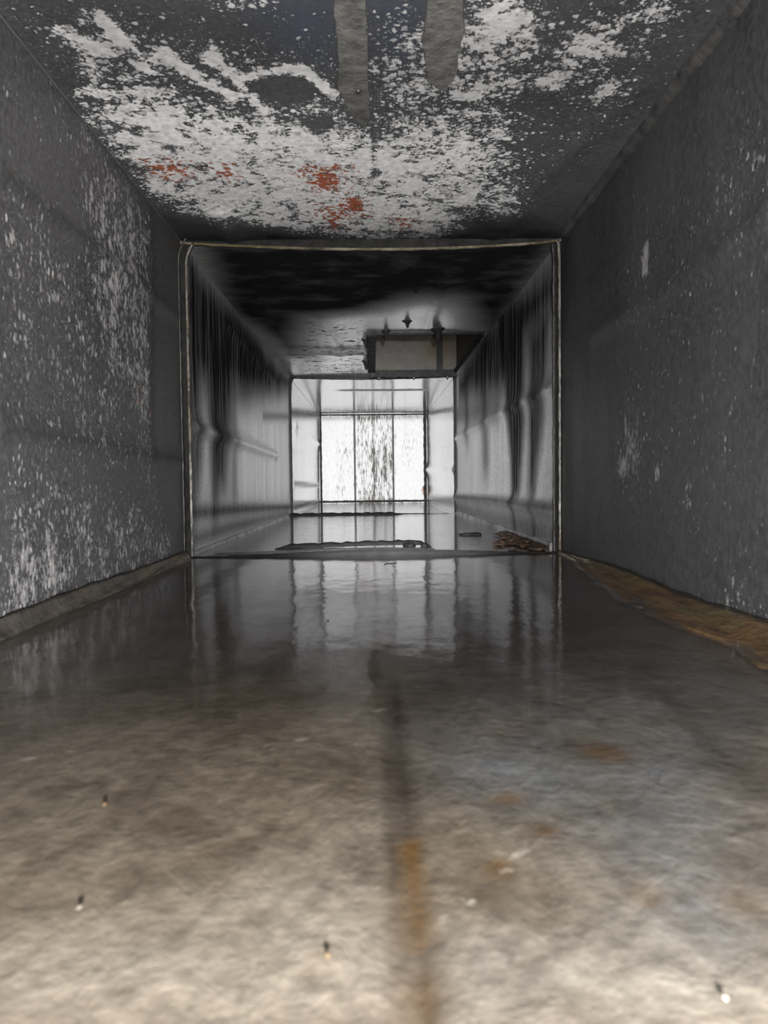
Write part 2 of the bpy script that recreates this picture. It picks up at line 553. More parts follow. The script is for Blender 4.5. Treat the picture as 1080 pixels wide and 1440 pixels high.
# ------------------------------------------------------------------ stain and tone maps (paint or flecks, rust, soot, some painted light) per duct face
CEIL = [
    [   # pale residue left on the ceiling
        ('poly', [(118, 150), (160, 225), (215, 292), (300, 306), (420, 326), (520, 346), (600, 344), (645, 322), (610, 280), (545, 225), (520, 195), (400, 175), (300, 160), (210, 130)], .035, .40),
        ('poly', [(60, 0), (112, 150), (215, 296), (420, 330), (650, 334), (700, 300), (680, 240), (640, 190), (530, 175), (470, 110), (330, 70), (200, 0)], .04, .15),
        ('poly', [(640, 0), (955, 0), (910, 90), (850, 165), (770, 130), (690, 125)], .03, .12),
        ('poly', [(525, 0), (720, 0), (735, 300), (640, 300), (528, 240)], .03, .26),
        ('poly', [(0, 0), (990, 0), (900, 150), (720, 320), (300, 320), (60, 80)], .04, .19),
        ('blob', (725, 35), .018, .03, .35), ('blob', (825, 70), .012, .03, .5), ('blob', (775, 115), .018, .012, .4),
        ('blob', (690, 30), .02, .03, .3), ('blob', (905, 25), .02, .025, .35), ('blob', (665, 135), .008, .01, .7),
        ('blob', (855, 125), .008, .014, .5), ('blob', (590, 230), .05, .03, .35), ('blob', (340, 5), .025, .006, .6),
        ('line', [(95, 45), (150, 78)], .006, .5), ('line', [(140, 20), (170, 60), (205, 100)], .006, .55),
        ('line', [(225, 70), (290, 118), (330, 135)], .006, .55), ('line', [(300, 78), (335, 115), (372, 155)], .006, .6),
        ('line', [(335, 118), (380, 100), (425, 98), (468, 135)], .006, .6), ('line', [(120, 60), (140, 130)], .010, .3),
        ('poly', [(420, 448), (522, 448), (522, 528), (411, 528)], .03, .33), ('line', [(480, 577), (570, 577)], .05, .38), ('line', [(490, 547), (600, 546)], .02, .35),
        ('blob', (400, 125), .022, .016, -.6), ('blob', (445, 176), .014, .01, -.5), ('blob', (350, 125), .012, .01, -.4),
        ('line', [(527, 185), (528, 250)], .004, -.3),
    ],
    [   # rust
        ('blob', (460, 258), .012, .018, .62), ('blob', (500, 287), .012, .018, .66), ('blob', (240, 240), .035, .045, .55), ('blob', (320, 244), .018, .04, .52), ('blob', (455, 250), .05, .06, .50), ('blob', (480, 300), .06, .04, .48),
        ('blob', (570, 314), .025, .03, .50), ('blob', (470, 318), .014, .03, .42),
    ],
    [   # soot
        ('poly', [(250, 338), (805, 333), (700, 470), (655, 405), (590, 415), (540, 435), (440, 445), (416, 470), (412, 500), (300, 440)], .07, 1.0), ('poly', [(240, 330), (815, 328), (720, 420), (400, 420), (320, 430)], .10, .8),
        ('poly', [(672, 300), (800, 330), (690, 480), (665, 470), (650, 400)], .06, .9),
        ('poly', [(405, 455), (465, 450), (470, 490), (405, 530)], .08, .12),
        ('line', [(408, 497), (520, 497)], .010, .7), ('line', [(415, 488), (500, 490)], .03, .35),
        ('line', [(650, 471), (672, 469)], .012, .9), ('line', [(516, 468), (517, 520)], .005, .9),
        ('line', [(485, 549), (590, 548)], .025, .6), ('line', [(490, 578), (560, 577)], .02, .5),
        ('poly', [(216, 300), (258, 342), (797, 337), (740, 300), (690, 320), (560, 352), (420, 333), (300, 313)], .02, .5),
    ]]
LEFT = [
    [
        ('poly', [(0, 40), (120, 160), (214, 300), (212, 400), (214, 640), (246, 770), (240, 792), (0, 870)], .02, .29),
        ('poly', [(110, 230), (214, 300), (212, 620), (150, 500)], .03, .16),
        ('poly', [(0, 690), (120, 720), (240, 760), (230, 790), (0, 870)], .04, .14), ('blob', (40, 815), .05, .025, .25),
        ('poly', [(0, 60), (100, 190), (110, 330), (0, 250)], .05, -.16),
        ('poly', [(0, 610), (190, 640), (190, 690), (0, 670)], .03, -.10),
        ('line', [(90, 375), (155, 400)], .004, .16), ('line', [(70, 500), (160, 580)], .004, .14),
        ('line', [(205, 480), (207, 640)], .006, .14),
    ],
    [('blob', (197, 560), .012, .03, .35), ('blob', (212, 590), .02, .02, .3)],
    [
        ('poly', [(258, 345), (330, 430), (405, 525), (410, 545), (350, 560), (325, 540), (262, 545)], .05, .95),
        ('poly', [(258, 345), (275, 380), (285, 640), (270, 786), (258, 786)], .03, .75),
        ('poly', [(288, 450), (330, 480), (325, 590), (318, 690), (305, 690), (296, 600)], .05, .85),
        ('line', [(300, 500), (303, 720)], .03, .5), ('line', [(330, 520), (330, 690)], .03, .3),
        ('line', [(370, 585), (409, 586)], .010, .4), ('line', [(268, 722), (340, 716), (408, 713)], .010, .75),
        ('line', [(270, 760), (330, 740), (406, 722)], .012, .55),
        ('line', [(408, 580), (448, 584)], .010, .6), ('line', [(410, 713), (448, 706)], .008, .7),
        ('line', [(414, 681), (448, 682)], .006, .6),
        ('line', [(0, 605), (100, 618), (262, 648)], .005, .4), ('line', [(0, 248), (100, 325), (160, 370)], .006, .4),  # dark lines drawn along the two near creases
        ('line', [(214, 300), (214, 640)], .012, .3),
    ]]
RIGHT = [
    [
        ('poly', [(880, 260), (1080, 120), (1080, 870), (900, 810), (850, 700)], .08, .17),
        ('blob', (1045, 250), .04, .03, .22), ('blob', (885, 625), .035, .03, .42), ('blob', (925, 664), .008, .008, .75),
        ('line', [(908, 352), (907, 378)], .007, .85), ('blob', (1040, 860), .04, .02, .35), ('blob', (875, 660), .03, .008, .4),
        ('line', [(965, 660), (967, 720)], .004, .3),
    ],
    [],
    [
        ('poly', [(797, 337), (690, 445), (645, 530), (646, 560), (700, 560), (725, 500), (790, 440)], .06, .95),
        ('poly', [(700, 430), (735, 430), (738, 590), (730, 705), (722, 705), (714, 600)], .03, .9),
        ('poly', [(745, 470), (775, 440), (762, 600), (750, 690), (744, 690)], .03, .85),
        ('line', [(680, 500), (683, 640)], .05, .55), ('line', [(655, 530), (657, 600)], .05, .5),
        ('line', [(720, 600), (725, 780)], .02, .5), ('line', [(748, 600), (752, 780)], .02, .5),
        ('poly', [(642, 705), (790, 735), (790, 780), (642, 724)], .02, .55),
        ('line', [(640, 698), (700, 703), (788, 715)], .008, .7), ('poly', [(780, 340), (797, 337), (788, 776), (780, 776)], .02, .4),
        ('line', [(642, 584), (660, 582), (700, 575)], .03, .45), ('line', [(602, 700), (640, 705)], .015, .3),
        ('line', [(604, 580), (640, 576)], .008, .4),
    ]]
FLOOR = [
    [('line', [(0, 1075), (90, 1058), (190, 1050)], .0020, .56), ('line', [(360, 1050), (430, 1040)], .002, .5),
     ('line', [(480, 1005), (545, 995)], .003, .5), ('blob', (95, 1190), .008, .008, .4), ('line', [(600, 1305), (690, 1240), (760, 1165)], .0020, .5),
     ('blob', (567, 980), .004, .016, .6), ('blob', (300, 1135), .012, .008, .25)],
    [('line', [(578, 1320), (575, 1260), (572, 1180)], .0026, 1.0), ('poly', [(786, 776), (1080, 890), (1080, 960), (960, 895), (840, 835)], .02, .5),
     ('blob', (850, 1058), .009, .012, .7), ('blob', (715, 1122), .005, .004, .8), ('blob', (765, 1168), .0035, .004, .9),
     ('blob', (700, 1222), .0025, .004, .8), ('blob', (915, 1260), .003, .003, .8), ('blob', (460, 1352), .0018, .003, .9), ('blob', (1040, 1270), .004, .006, .5),
     ('poly', [(700, 760), (786, 776), (786, 768), (720, 745), (715, 752)], .02, .9), ('blob', (590, 1400), .005, .012, .35)],
    [('line', [(604, 1440), (590, 1360), (568, 1250), (562, 1180), (557, 1060), (556, 960)], .0050, 1.0), ('line', [(612, 1440), (605, 1330)], .004, .4),
     ('poly', [(545, 950), (640, 950), (650, 1110), (600, 1110), (560, 1010)], .012, .45),
     ('line', [(930, 970), (1010, 1060), (1080, 1120)], .006, .5), ('line', [(870, 960), (1000, 990)], .02, .3),
     ('blob', (500, 658 + 90), .05, .05, .0), ('line', [(490, 655 + 75), (520, 733)], .03, .5), ('blob', (660, 755), .05, .02, .9),
     ('line', [(415, 742), (470, 752)], .03, .4), ('poly', [(0, 890), (262, 790), (786, 780), (960, 880), (960, 950), (560, 975), (300, 1005), (0, 1030)], .07, .7),  # wide poly darkens the wet mid floor to paint in flash falloff
     ('line', [(400, 1430), (460, 1352)], .001, .2)],
]
FTONE = [
    [('poly', [(560, 900), (760, 860), (1080, 950), (1080, 1330), (940, 1290), (820, 1180), (700, 1130), (620, 1110), (580, 990)], .03, .95),
     ('poly', [(590, 1330), (1080, 1290), (1080, 1440), (620, 1440)], .02, .4), ('blob', (985, 1300), .008, .01, .5),
     ('poly', [(0, 800), (1080, 800), (1080, 920), (0, 940)], .05, .6)],
    [('poly', [(0, 1330), (330, 1260), (540, 1130), (540, 1440), (0, 1440)], .02, .55), ('poly', [(620, 1310), (1080, 1340), (1080, 1440), (625, 1440)], .015, .6),
     ('poly', [(300, 1360), (550, 1330), (550, 1440), (300, 1440)], .015, .5)],  # pale deposit patches, whitened further to paint in the nearby flash
    []]
CTONE = [[('poly', [(360, 0), (485, 0), (470, 90), (380, 60)], .03, .8), ('poly', [(520, 0), (600, 0), (580, 90), (530, 100)], .02, .8)],
         [('poly', [(-50, -60), (1130, -60), (960, 160), (560, 170), (440, 130), (100, 120)], .08, 1.0)], []]  # greasy near ceiling, its colour darkened further to offset the close flash
BACK = [
    [('poly', [(500, 583), (556, 583), (556, 712), (500, 712)], .02, .34), ('blob', (535, 660), .05, .12, .2), ('blob', (480, 690), .04, .03, .3),
     ('line', [(525, 590), (526, 705)], .006, .3), ('line', [(452, 708), (600, 706)], .02, .35), ('line', [(455, 585), (600, 584)], .02, .3),
     ('blob', (485, 640), .06, .16, .34), ('blob', (575, 630), .06, .14, .32), ('blob', (545, 645), .03, .06, .25)],
    [('blob', (597, 690), .02, .03, .7), ('blob', (508, 592), .05, .02, .35)],
    [('line', [(455, 588), (600, 586)], .012, .35)]]

# ------------------------------------------------------------------ the setting
def shell(name, lst):
    V, F = boxes(lst)
    o = link_mesh(name, V, F, M['slab'], None, smooth_=False)
    o['kind'] = 'structure'
    return o
T = .012
G = .0030
wl = shell('wall_left', [(XL - T - G, XL - G, Y0, J3 + T, -T - G, ZC + T + G)])
wr = shell('wall_right', [(XR + G, XR + T + G, Y0, J3 + T, -T - G, ZC + T + G)])
fl = shell('floor', [(XL - G, XR + G, Y0, J3 + G, -T - G, -G)])
wb = shell('wall_back', [(XL - G, XR + G, J3 + G, J3 + T + G, -G, ZC + G)])
c0, c1 = ZC + G, ZC + T + G
ce = shell('ceiling', [(XL - G, XR + G, Y0, RY0 - .003, c0, c1), (XL - G, XR + G, RY1 + .003, J3 + G, c0, c1),
                       (XL - G, RX0 - .003, RY0 - .003, RY1 + .003, c0, c1), (RX1 + .003, XR + G, RY0 - .003, RY1 + .003, c0, c1)])

def hump(U, V):
    """the floor sheets bulge up where they meet at the joints"""
    a = np.where(V > J1, .0065 * np.exp(-((U - .01) / .15) ** 2) * np.exp(-((V - J1) / .06) ** 2), 0)
    b = .003 * np.exp(-((U + .02) / .16) ** 2) * np.exp(-((V - J2) / .05) ** 2)
    return a + b
lcr = creases('L', [([(0, 602), (100, 615), (262, 646)], .0030, .010), ([(0, 250), (100, 325), (250, 448)], .0030, .010),
                    ([(268, 600), (330, 620), (388, 641)], .0060, .010), ([(318, 455), (360, 510), (388, 539)], .0030, .012),
                    ([(418, 606), (450, 626)], .0040, .012), ([(414, 681), (448, 682)], .0025, .010)], .0016, 5)
rcr = creases('R', [([(642, 617), (710, 578), (788, 540)], .0042, .011), ([(640, 700), (700, 705), (788, 719)], .0065, .012),
                    ([(600, 661), (640, 660)], .008, .016), ([(836, 470), (1000, 370), (1080, 300)], .0026, .012),
                    ([(600, 584), (640, 572)], .003, .012)], .0016, 15)
ccr = creases('C', [([(408, 497), (520, 497)], .0030, .010), ([(310, 300), (330, 345)], .003, .010), ([(690, 340), (750, 265), (900, 120)], .002, .010),
                    ([(447, 440), (480, 500)], .003, .015), ([(600, 460), (625, 400)], .003, .015)], .0016, 25)
fcr0 = creases('F', [([(590, 1440), (565, 1180), (556, 960), (548, 860)], -.0010, .004)], .0008, 35)
fcr = lambda U, V: np.clip(fcr0(U, V), -.0012, .0012) + hump(U, V)
bcr = creases('B', [([(526, 585), (526, 708)], .002, .008)], .0012, 45)

segs = [(Y0, J1 - .0015, .0055), (J1 + .0015, J2 - .0015, .0055), (J2 + .0015, J3 - .0005, .011)]
WM = ['wall_near', 'steel_mid', 'steel_far']
CM = ['ceil_near', 'steel_ceil_mid', 'steel_far']
FM = ['floor_near', 'floor_far', 'floor_far']
for i, (a, b, st) in enumerate(segs):
    zz = rng(.0005, ZC - .0005, st)
    xx = rng(XL + .0005, XR - .0005, st, (RX0, RX1))
    sheet('sheet_panel', 'L', rng(a, b, st), zz, M[WM[i]], wl, lcr, LEFT)
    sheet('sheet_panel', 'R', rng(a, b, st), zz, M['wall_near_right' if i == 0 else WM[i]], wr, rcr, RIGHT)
    if i == 1:
        sheet('sheet_panel', 'C', xx, rng(a, b, st, (RY0, RY1)), M[CM[i]], ce, ccr, CEIL, CTONE, hole=(RX0, RX1, RY0, RY1))
    else:
        sheet('sheet_panel', 'C', xx, rng(a, b, st), M[CM[i]], ce, ccr, CEIL, CTONE)
    sheet('sheet_panel', 'F', xx, rng(a, b, st * (.8 if i == 0 else 1)), M[FM[i]], fl, fcr, FLOOR, FTONE)

# end plate: three panels between upright seam strips
bx = [XL + .001, at_depth(499, 650, J3).x, at_depth(553, 650, J3).x, XR - .001]
for i in range(3):
    sheet('end_panel', 'B', rng(bx[i] + .001, bx[i + 1] - .001, .006), rng(.001, ZC - .001, .006), M['steel_back'], wb, bcr, BACK)
for x in bx[1:3]:
    V, F = boxes([(x - .0045, x + .0045, J3 - .006, J3 - .0005, .002, ZC - .002)])
    link_mesh('seam_strip', V, F, M['seam'], wb, False)

def wob(i, a, seed):
    return a * math.sin(i * 1.7 + seed) + a * .7 * math.sin(i * .61 + seed * 2.1)

# dark beads of sealant in the corners of the end plate
bead = tag(bpy.data.objects.new('corner_sealant', None), 'dark grimy sealant bead framing the bright end plate', 'sealant')
COL.objects.link(bead)
bead.location = (0, J3, 0)
for nm, p0, p1, dx, dz, wd in (('upright_bead', (XL, 0, .0), (XL, 0, ZC), 1, 0, .010), ('upright_bead', (XR, 0, .0), (XR, 0, ZC), -1, 0, .014),
                               ('top_bead', (XL, 0, ZC), (XR, 0, ZC), 0, -1, .007), ('bottom_bead', (XL, 0, .004), (XR, 0, .004), 0, 1, .010)):
    pts, A, B = [], [], []
    for i in range(41):
        t = i / 40
        wv = wd * .95 * (1 + wob(i, .08, p0[0] * 9 + p0[2]))
        pts.append((p0[0] + (p1[0] - p0[0]) * t + dx * .0025, -.0025, p0[2] + (p1[2] - p0[2]) * t + dz * .0025))
        A.append((dx * wv, 0, dz * wv))
        B.append((0, -wv * .7, 0))
    sweep(nm, pts, A, B, M['seam_dark'], bead)

# folded corner seam between the ceiling and the right wall, near section
V, F = [], []
n = 60
for i in range(n + 1):
    y = Y0 + (J1 - .03 - Y0) * i / n
    j = .0006 * math.sin(i * .9) + .0004 * math.sin(i * 2.3)
    V += [(XR - .0005, y, ZC - .0075 + j), (XR - .0030 + j, y, ZC - .0068), (XR - .0062 + j, y, ZC - .0036), (XR - .0078, y, ZC - .0005 + j * .2), (XR - .0005, y, ZC - .0005)]
for i in range(n):
    for q in range(5):
        F.append((5 * i + q, 5 * i + (q + 1) % 5, 5 * i + 5 + (q + 1) % 5, 5 * i + 5 + q))
F += [(0, 1, 2, 3, 4), tuple(5 * n + q for q in (4, 3, 2, 1, 0))]
o = link_mesh('trim_1', V, F, M['corner'], None, False)
o['kind'] = 'structure'

# turned-up foot of the sheets in the middle section
for k_, (side, hh, mt) in enumerate((('R', .011, 'foot'), ('L', .007, 'foot'))):
    sg = -1 if side == 'R' else 1
    xw = (XR if side == 'R' else XL) + sg * .0005
    y0 = J1 + (.05 if side == 'R' else .02)
    pts = [(xw, y0 + (J2 - .01 - y0) * i / 40, .0005) for i in range(41)]
    o = sweep('trim_%d' % (k_ + 2), pts, [(sg * (.0045 + wob(i, .0004, k_)), 0, 0) for i in range(41)],
              [(-sg * .0025, 0, hh * (1 + wob(i, .05, 3 + k_))) for i in range(41)], M[mt])
    o['kind'] = 'structure'

# ------------------------------------------------------------------ flanged joints
def flange(name, y, label, spec):
    r = bpy.data.objects.new(name, None)
    COL.objects.link(r)
    r.location = (0, y, 0)
    tag(r, label, 'flange')
    for (nm, side, dy, th, st, h, mat, sag, seed) in spec:
        pts, A, B = [], [], []
        n = 64
        for i in range(n + 1):
            t = i / n
            j = wob(i, .0003, seed)
            tt = th * (1 + wob(i, .05, seed + 3))
            if side in 'LR':
                sg = 1 if side == 'L' else -1
                z = .004 + t * (ZC - .008)
                bow = .010 * (max(0, t - .93) / .07) ** 2 if side == 'L' else .002 * (max(0, t - .93) / .07) ** 2
                hh = h + j + sag * math.sin(math.pi * t) + (bow if side == 'L' else bow)
                s0 = st + (hh - h - j if st > 0 else 0)
                pts.append(((XL if side == 'L' else XR) + sg * s0, dy, z))
                A.append((0, tt, 0))
                B.append((sg * (hh - s0), 0, 0))
            else:
                x = XL + .002 + t * (XR - XL - .004)
                hh = h + j + sag(t)
                z0 = ZC if side == 'T' else 0
                sg = -1 if side == 'T' else 1
                s0 = st + (hh - h - j if st > 0 else 0)
                pts.append((x, dy, z0 + sg * s0))
                A.append((0, tt, 0))
                B.append((0, 0, sg * (hh - s0)))
        sweep(nm, pts, A, B, M[mat], r)
    return r
f1 = flange('duct_flange', J1, 'scraped pale metal flange framing the nearer joint of the duct', [
    ('jamb_lip', 'L', -.0015, .003, -.0035, .0085, 'lip_dark', 0, 1),
    ('jamb_edge', 'L', -.022, .002, .0016, .0028, 'lip_dim', 0, 1), ('jamb_edge', 'L', -.0040, .0022, .0064, .0090, 'lip_bright', 0, 2),
    ('jamb_lip', 'R', -.0015, .003, -.0035, .0050, 'lip_dark', 0, 4), ('jamb_edge', 'R', -.0040, .0022, .0014, .0038, 'lip_bright', 0, 4),
    ('jamb_lip', 'R', .010, .003, -.0035, .0080, 'lip_dark', 0, 9), ('jamb_edge', 'R', .0075, .0022, .0070, .0082, 'lip_dim', 0, 9),
    ('head_lip', 'T', -.0015, .003, -.0035, .0050, 'lip_dark', lambda t: .010 * max(0.0, math.sin(math.pi * t ** 1.15)) ** .75, 5),
    ('head_edge', 'T', -.0040, .0022, .0022, .0050, 'lip_yellow', lambda t: .010 * max(0.0, math.sin(math.pi * t ** 1.15)) ** .75, 5),
    ('sill_lip', 'F', -.0015, .003, -.0035, .0026, 'sill_dark', lambda t: .0070 * math.exp(-((t - .52) / .30) ** 2), 7),
    ('sill_edge', 'F', -.0035, .002, .0004, .0034, 'tar', lambda t: .0070 * math.exp(-((t - .52) / .30) ** 2), 7),
])
f2 = flange('duct_flange', J2, 'thin black tarry flange framing the farther joint of the duct', [
    ('jamb_lip', 'L', -.0015, .003, -.0035, .0065, 'lip_dark', 0, 1), ('jamb_lip', 'R', -.0015, .003, -.0035, .0075, 'lip_dark', 0, 2),
    ('head_lip', 'T', -.0015, .003, -.0035, .0060, 'lip_dark', lambda t: .006 * math.sin(math.pi * t), 5),
    ('sill_lip', 'F', -.0015, .003, -.0035, .0030, 'lip_dark', lambda t: .003 * math.sin(math.pi * t), 7),
])

# ------------------------------------------------------------------ branch duct rising from the ceiling
br = tag(bpy.data.objects.new('branch_duct', None), 'square branch opening in the right of the ceiling showing a dull olive plate', 'duct')
COL.objects.link(br)
br.location = (RX0, RY1, ZC)
def brbox(nm, x0, x1, y0, y1, z0, z1, mat):
    V, F = boxes([(x0 - RX0, x1 - RX0, y0 - RY1, y1 - RY1, z0 - ZC, z1 - ZC)])
    return link_mesh(nm, V, F, M[mat], br, False)
H = .48
sx = at_depth(618, 495, RY1).x
brbox('far_plate', RX0, sx - .001, RY1, RY1 + .002, ZC + .001, ZC + H, 'branch')
brbox('far_plate', sx + .001, RX1, RY1, RY1 + .002, ZC + .001, ZC + H, 'branch')
brbox('seam_bar', sx - .009, sx + .009, RY1 - .008, RY1 - .0002, ZC - .004, ZC + H, 'lip_dark')
brbox('side_plate', RX0 - .002, RX0, RY0, RY1, ZC + .001, ZC + H, 'branch')
brbox('side_plate', RX1, RX1 + .002, RY0, RY1, ZC + .001, ZC + H, 'branch')
brbox('near_plate', RX0, RX1, RY0 - .002, RY0, ZC + .001, ZC + H, 'branch')
brbox('top_plate', RX0, RX1, RY0, RY1, ZC + H, ZC + H + .002, 'branch')
def lip(nm, p0, p1, w_, hgt, seed, mat='lip_dark'):
    pts, A, B = [], [], []
    p0, p1 = Vector(p0), Vector(p1)
    d = (p1 - p0).normalized()
    side = Vector((-d.y, d.x, 0))
    for i in range(41):
        p = p0.lerp(p1, i / 40)
        hh = hgt * (1 + wob(i, .06, seed))
        pts.append(Vector((p.x - RX0, p.y - RY1, .0)) - side * w_ / 2)
        A.append(side * w_ * (1 + wob(i, .1, seed + 1)))
        B.append(Vector((0, 0, -hh)))
    return sweep(nm, pts, A, B, M[mat], br)
lip('collar_lip', (RX0 - .006, RY1 - .002, 0), (RX1, RY1 - .002, 0), .016, .020, 1)
lip('collar_lip', (RX0 - .01, RY0, 0), (RX1, RY0, 0), .008, .005, 2)
lip('collar_lip', (RX0, RY0, 0), (RX0, RY1, 0), .019, .007, 3)
lip('collar_lip', (RX1 - .004, RY0, 0), (RX1 - .004, RY1, 0), .008, .008, 4)
def cone(name, n, rings, mat, parent=None, loc=(0, 0, 0), seed=0):
    """rings: (z, radius, stretch) lathe with a little irregularity, closed"""
    rs = random.Random(seed)
    V, F = [], []
    for (z, r, q) in rings:
        for k in range(n):
            a = 2 * math.pi * k / n
            rr = r * (1 + rs.uniform(-.16, .16))
            V.append((rr * q * math.cos(a), rr * math.sin(a), z))
    m = len(rings)
    for i in range(m - 1):
        for k in range(n):
            F.append((i * n + k, i * n + (k + 1) % n, (i + 1) * n + (k + 1) % n, (i + 1) * n + k))
    F += [tuple(range(n)), tuple((m - 1) * n + k for k in reversed(range(n)))]
    o = link_mesh(name, V, F, mat, parent)
    o.location = loc
    return o
for px in (533, 582, 629):
    x = at_depth(px, 525, RY1).x
    s_ = cone('screw_tip', 8, [(-.010, .0042, 1), (-.022, .0040, 1), (-.028, .0012, 1)], M['screw'], br, (x - RX0, -.002, 0), px)

# ------------------------------------------------------------------ water
def pool(name, y0, y1, z, mat, label, near=False, step=.012, zf=None):
    xs, ys = np.linspace(XL + .001, XR - .001, 44), np.arange(y0, y1 + step / 2, step)
    V, F = [], []
    for x in xs:
        for y in ys:
            V.append((x, y, z))
    m = len(ys)
    for i in range(len(xs) - 1):
        for j in range(m - 1):
            F.append((i * m + j, (i + 1) * m + j, (i + 1) * m + j + 1, i * m + j + 1))
    o = link_mesh(name, V, F, mat)
    bm = bmesh.new(); bm.from_mesh(o.data)
    if bm.faces and next(iter(bm.faces)).normal.z < 0:
        bmesh.ops.reverse_faces(bm, faces=bm.faces[:])
    bm.to_mesh(o.data); bm.free()
    tag(o, label, 'water', kind='stuff')
    return o
pool('water_film', Y0, J1 - .004, .0021, M['water_near'], 'thin water film over the brown stained floor in the foreground')
pool('standing_water', J1 + .004, J2 - .004, .0030, M['water_far'], 'rippled standing water between the two flanged joints')
pool('standing_water', J2 + .004, J3 - .004, .0030, M['water_far'], 'shallow water in front of the bright end plate')

# ------------------------------------------------------------------ deposits along the walls
def fillet(name, y0, y1, side, prof, mat, n=90):
    """ridge along a wall foot; prof(y) -> (width, height up the wall)"""
    V, F = [], []
    K = 7
    for i in range(n + 1):
        y = y0 + (y1 - y0) * i / n
        wd, hg = prof(y)
        for k in range(K):
            t = k / (K - 1)
            sx_ = wd * t ** 1.1
            sz = hg * (1 - t) ** 1.3 + .0012 * math.sin(11 * t + y * 37) * t * (1 - t) * 4 + .0006 * math.sin(y * 90 + k * 2)
            x = XL + .0035 + sx_ if side == 'L' else XR - .0035 - sx_
            V.append((x, y, max(sz, -.0005) + .0012))
        xb = XL + .0035 if side == 'L' else XR - .0035
        V.append((xb, y, -.0004))
    S = K + 1
    for i in range(n):
        for k in range(S):
            F.append((i * S + k, i * S + (k + 1) % S, (i + 1) * S + (k + 1) % S, (i + 1) * S + k))
    F += [tuple(range(S)), tuple(n * S + k for k in reversed(range(S)))]
    return link_mesh(name, V, F, mat)
k = fillet('baseboard_left', .05, J1 - .022, 'L', lambda y: (.010 + .0015 * math.sin(y * 21), .0125 + .0012 * math.sin(y * 13)), M['kerb'])
k['kind'] = 'structure'
# brown sludge: outer edge taken along the floor
edge = [hit('F', *p) for p in [(1080, 950), (1020, 912), (960, 889), (900, 866), (850, 833), (815, 803), (790, 779)]]
ey = np.array([e[1] for e in edge]); ew = np.array([XR - e[0] for e in edge])
def sl(y):
    wd = float(np.interp(y, ey, ew))
    if y < ey[0]: wd = float(ew[0])
    f_ = min(1, max(.15, (J1 + .0 - y) / .12))
    return max(.008, wd - .0035 + .0016 * math.sin(y * 55)), (.0085 + .0015 * math.sin(y * 19)) * (.6 + .4 * f_)
k = fillet('grease_deposit', .10, J1 - .004, 'R', sl, M['sludge'])
tag(k, 'tapering brown sludge deposit along the foot of the right wall', 'sludge')

def lump(name, loc, size, mat, seed, label=None, cat=None, group=None, sub=2):
    bm = bmesh.new()
    bmesh.ops.create_icosphere(bm, subdivisions=sub, radius=1)
    rs = random.Random(seed)
    ph = [rs.uniform(0, 6) for _ in range(6)]
    for v in bm.verts:
        c = v.co.copy()
        q = 1 + .22 * math.sin(3 * c.x + ph[0]) * math.sin(2.6 * c.y + ph[1]) + .14 * math.sin(5 * c.z + ph[2] + 4 * c.x) + .08 * math.sin(9 * c.y + ph[3])
        v.co = Vector((c.x * size[0], c.y * size[1], c.z * size[2])) * q
    me = bpy.data.meshes.new(name)
    bm.to_mesh(me); bm.free()
    me.polygons.foreach_set('use_smooth', [True] * len(me.polygons))
    me.materials.append(mat)
    o = bpy.data.objects.new(name, me)
    COL.objects.link(o)
    o.location = loc
    tag(o, label, cat, group)
    return o

# peeled strips of sealant lying across the floor behind each sill
def ragged(name, pts, width, height, mat, label, cat, seed):
    rs = random.Random(seed)
    P = []
    for a, b in zip(pts, pts[1:]):
        n = max(2, int((Vector(b) - Vector(a)).length / .008))
        P += [Vector(a).lerp(Vector(b), i / n) for i in range(n)]
    P.append(Vector(pts[-1]))
    V, F = [], []
    for i, p in enumerate(P):
        e = min(1, i / 3, (len(P) - 1 - i) / 3) * .9 + .1
        wd = width * e * rs.uniform(.8, 1.15)
        hg = height * e * rs.uniform(.75, 1.1)
        yy = rs.uniform(-.2, .2) * width
        V += [p + Vector((0, yy - wd / 2, 0)), p + Vector((0, yy - wd * .3, hg * .8)), p + Vector((0, yy + wd * .1, hg)), p + Vector((0, yy + wd / 2, 0))]
    for i in range(len(P) - 1):
        for q in range(4):
            F.append((4 * i + q, 4 * i + (q + 1) % 4, 4 * i + 4 + (q + 1) % 4, 4 * i + 4 + q))
    F += [(0, 1, 2, 3), tuple(4 * (len(P) - 1) + q for q in (3, 2, 1, 0))]
    o = link_mesh(name, V, F, mat)
    return tag(o, label, cat)
def F3(px, py, z=.003):
    x, y = hit('F', px, py)
    return (x, y, z)
YA = J1 + .10
ragged('peeled_sealant', [(at_depth(385, 700, YA).x, YA, .003), (at_depth(470, 700, YA).x, YA + .02, .004), (at_depth(560, 700, YA).x, YA + .02, .006),
                          (at_depth(590, 700, YA).x, YA + .01, .006), (at_depth(606, 700, YA).x, YA - .035, .003)], .016, .007, M['tar'],
       'ragged black sealant strip peeling across the floor behind the nearer joint', 'sealant', 3)
YB = J2 - .03
ragged('peeled_sealant', [(at_depth(390, 700, YB).x, YB - .01, .003), (at_depth(480, 700, YB).x, YB, .003), (at_depth(548, 700, YB).x, YB - .01, .003),
                          (at_depth(566, 700, YB).x, YB - .015, .003)], .03, .008, M['tar'],
       'ragged black sealant strip lying short of the farther joint', 'sealant', 5)
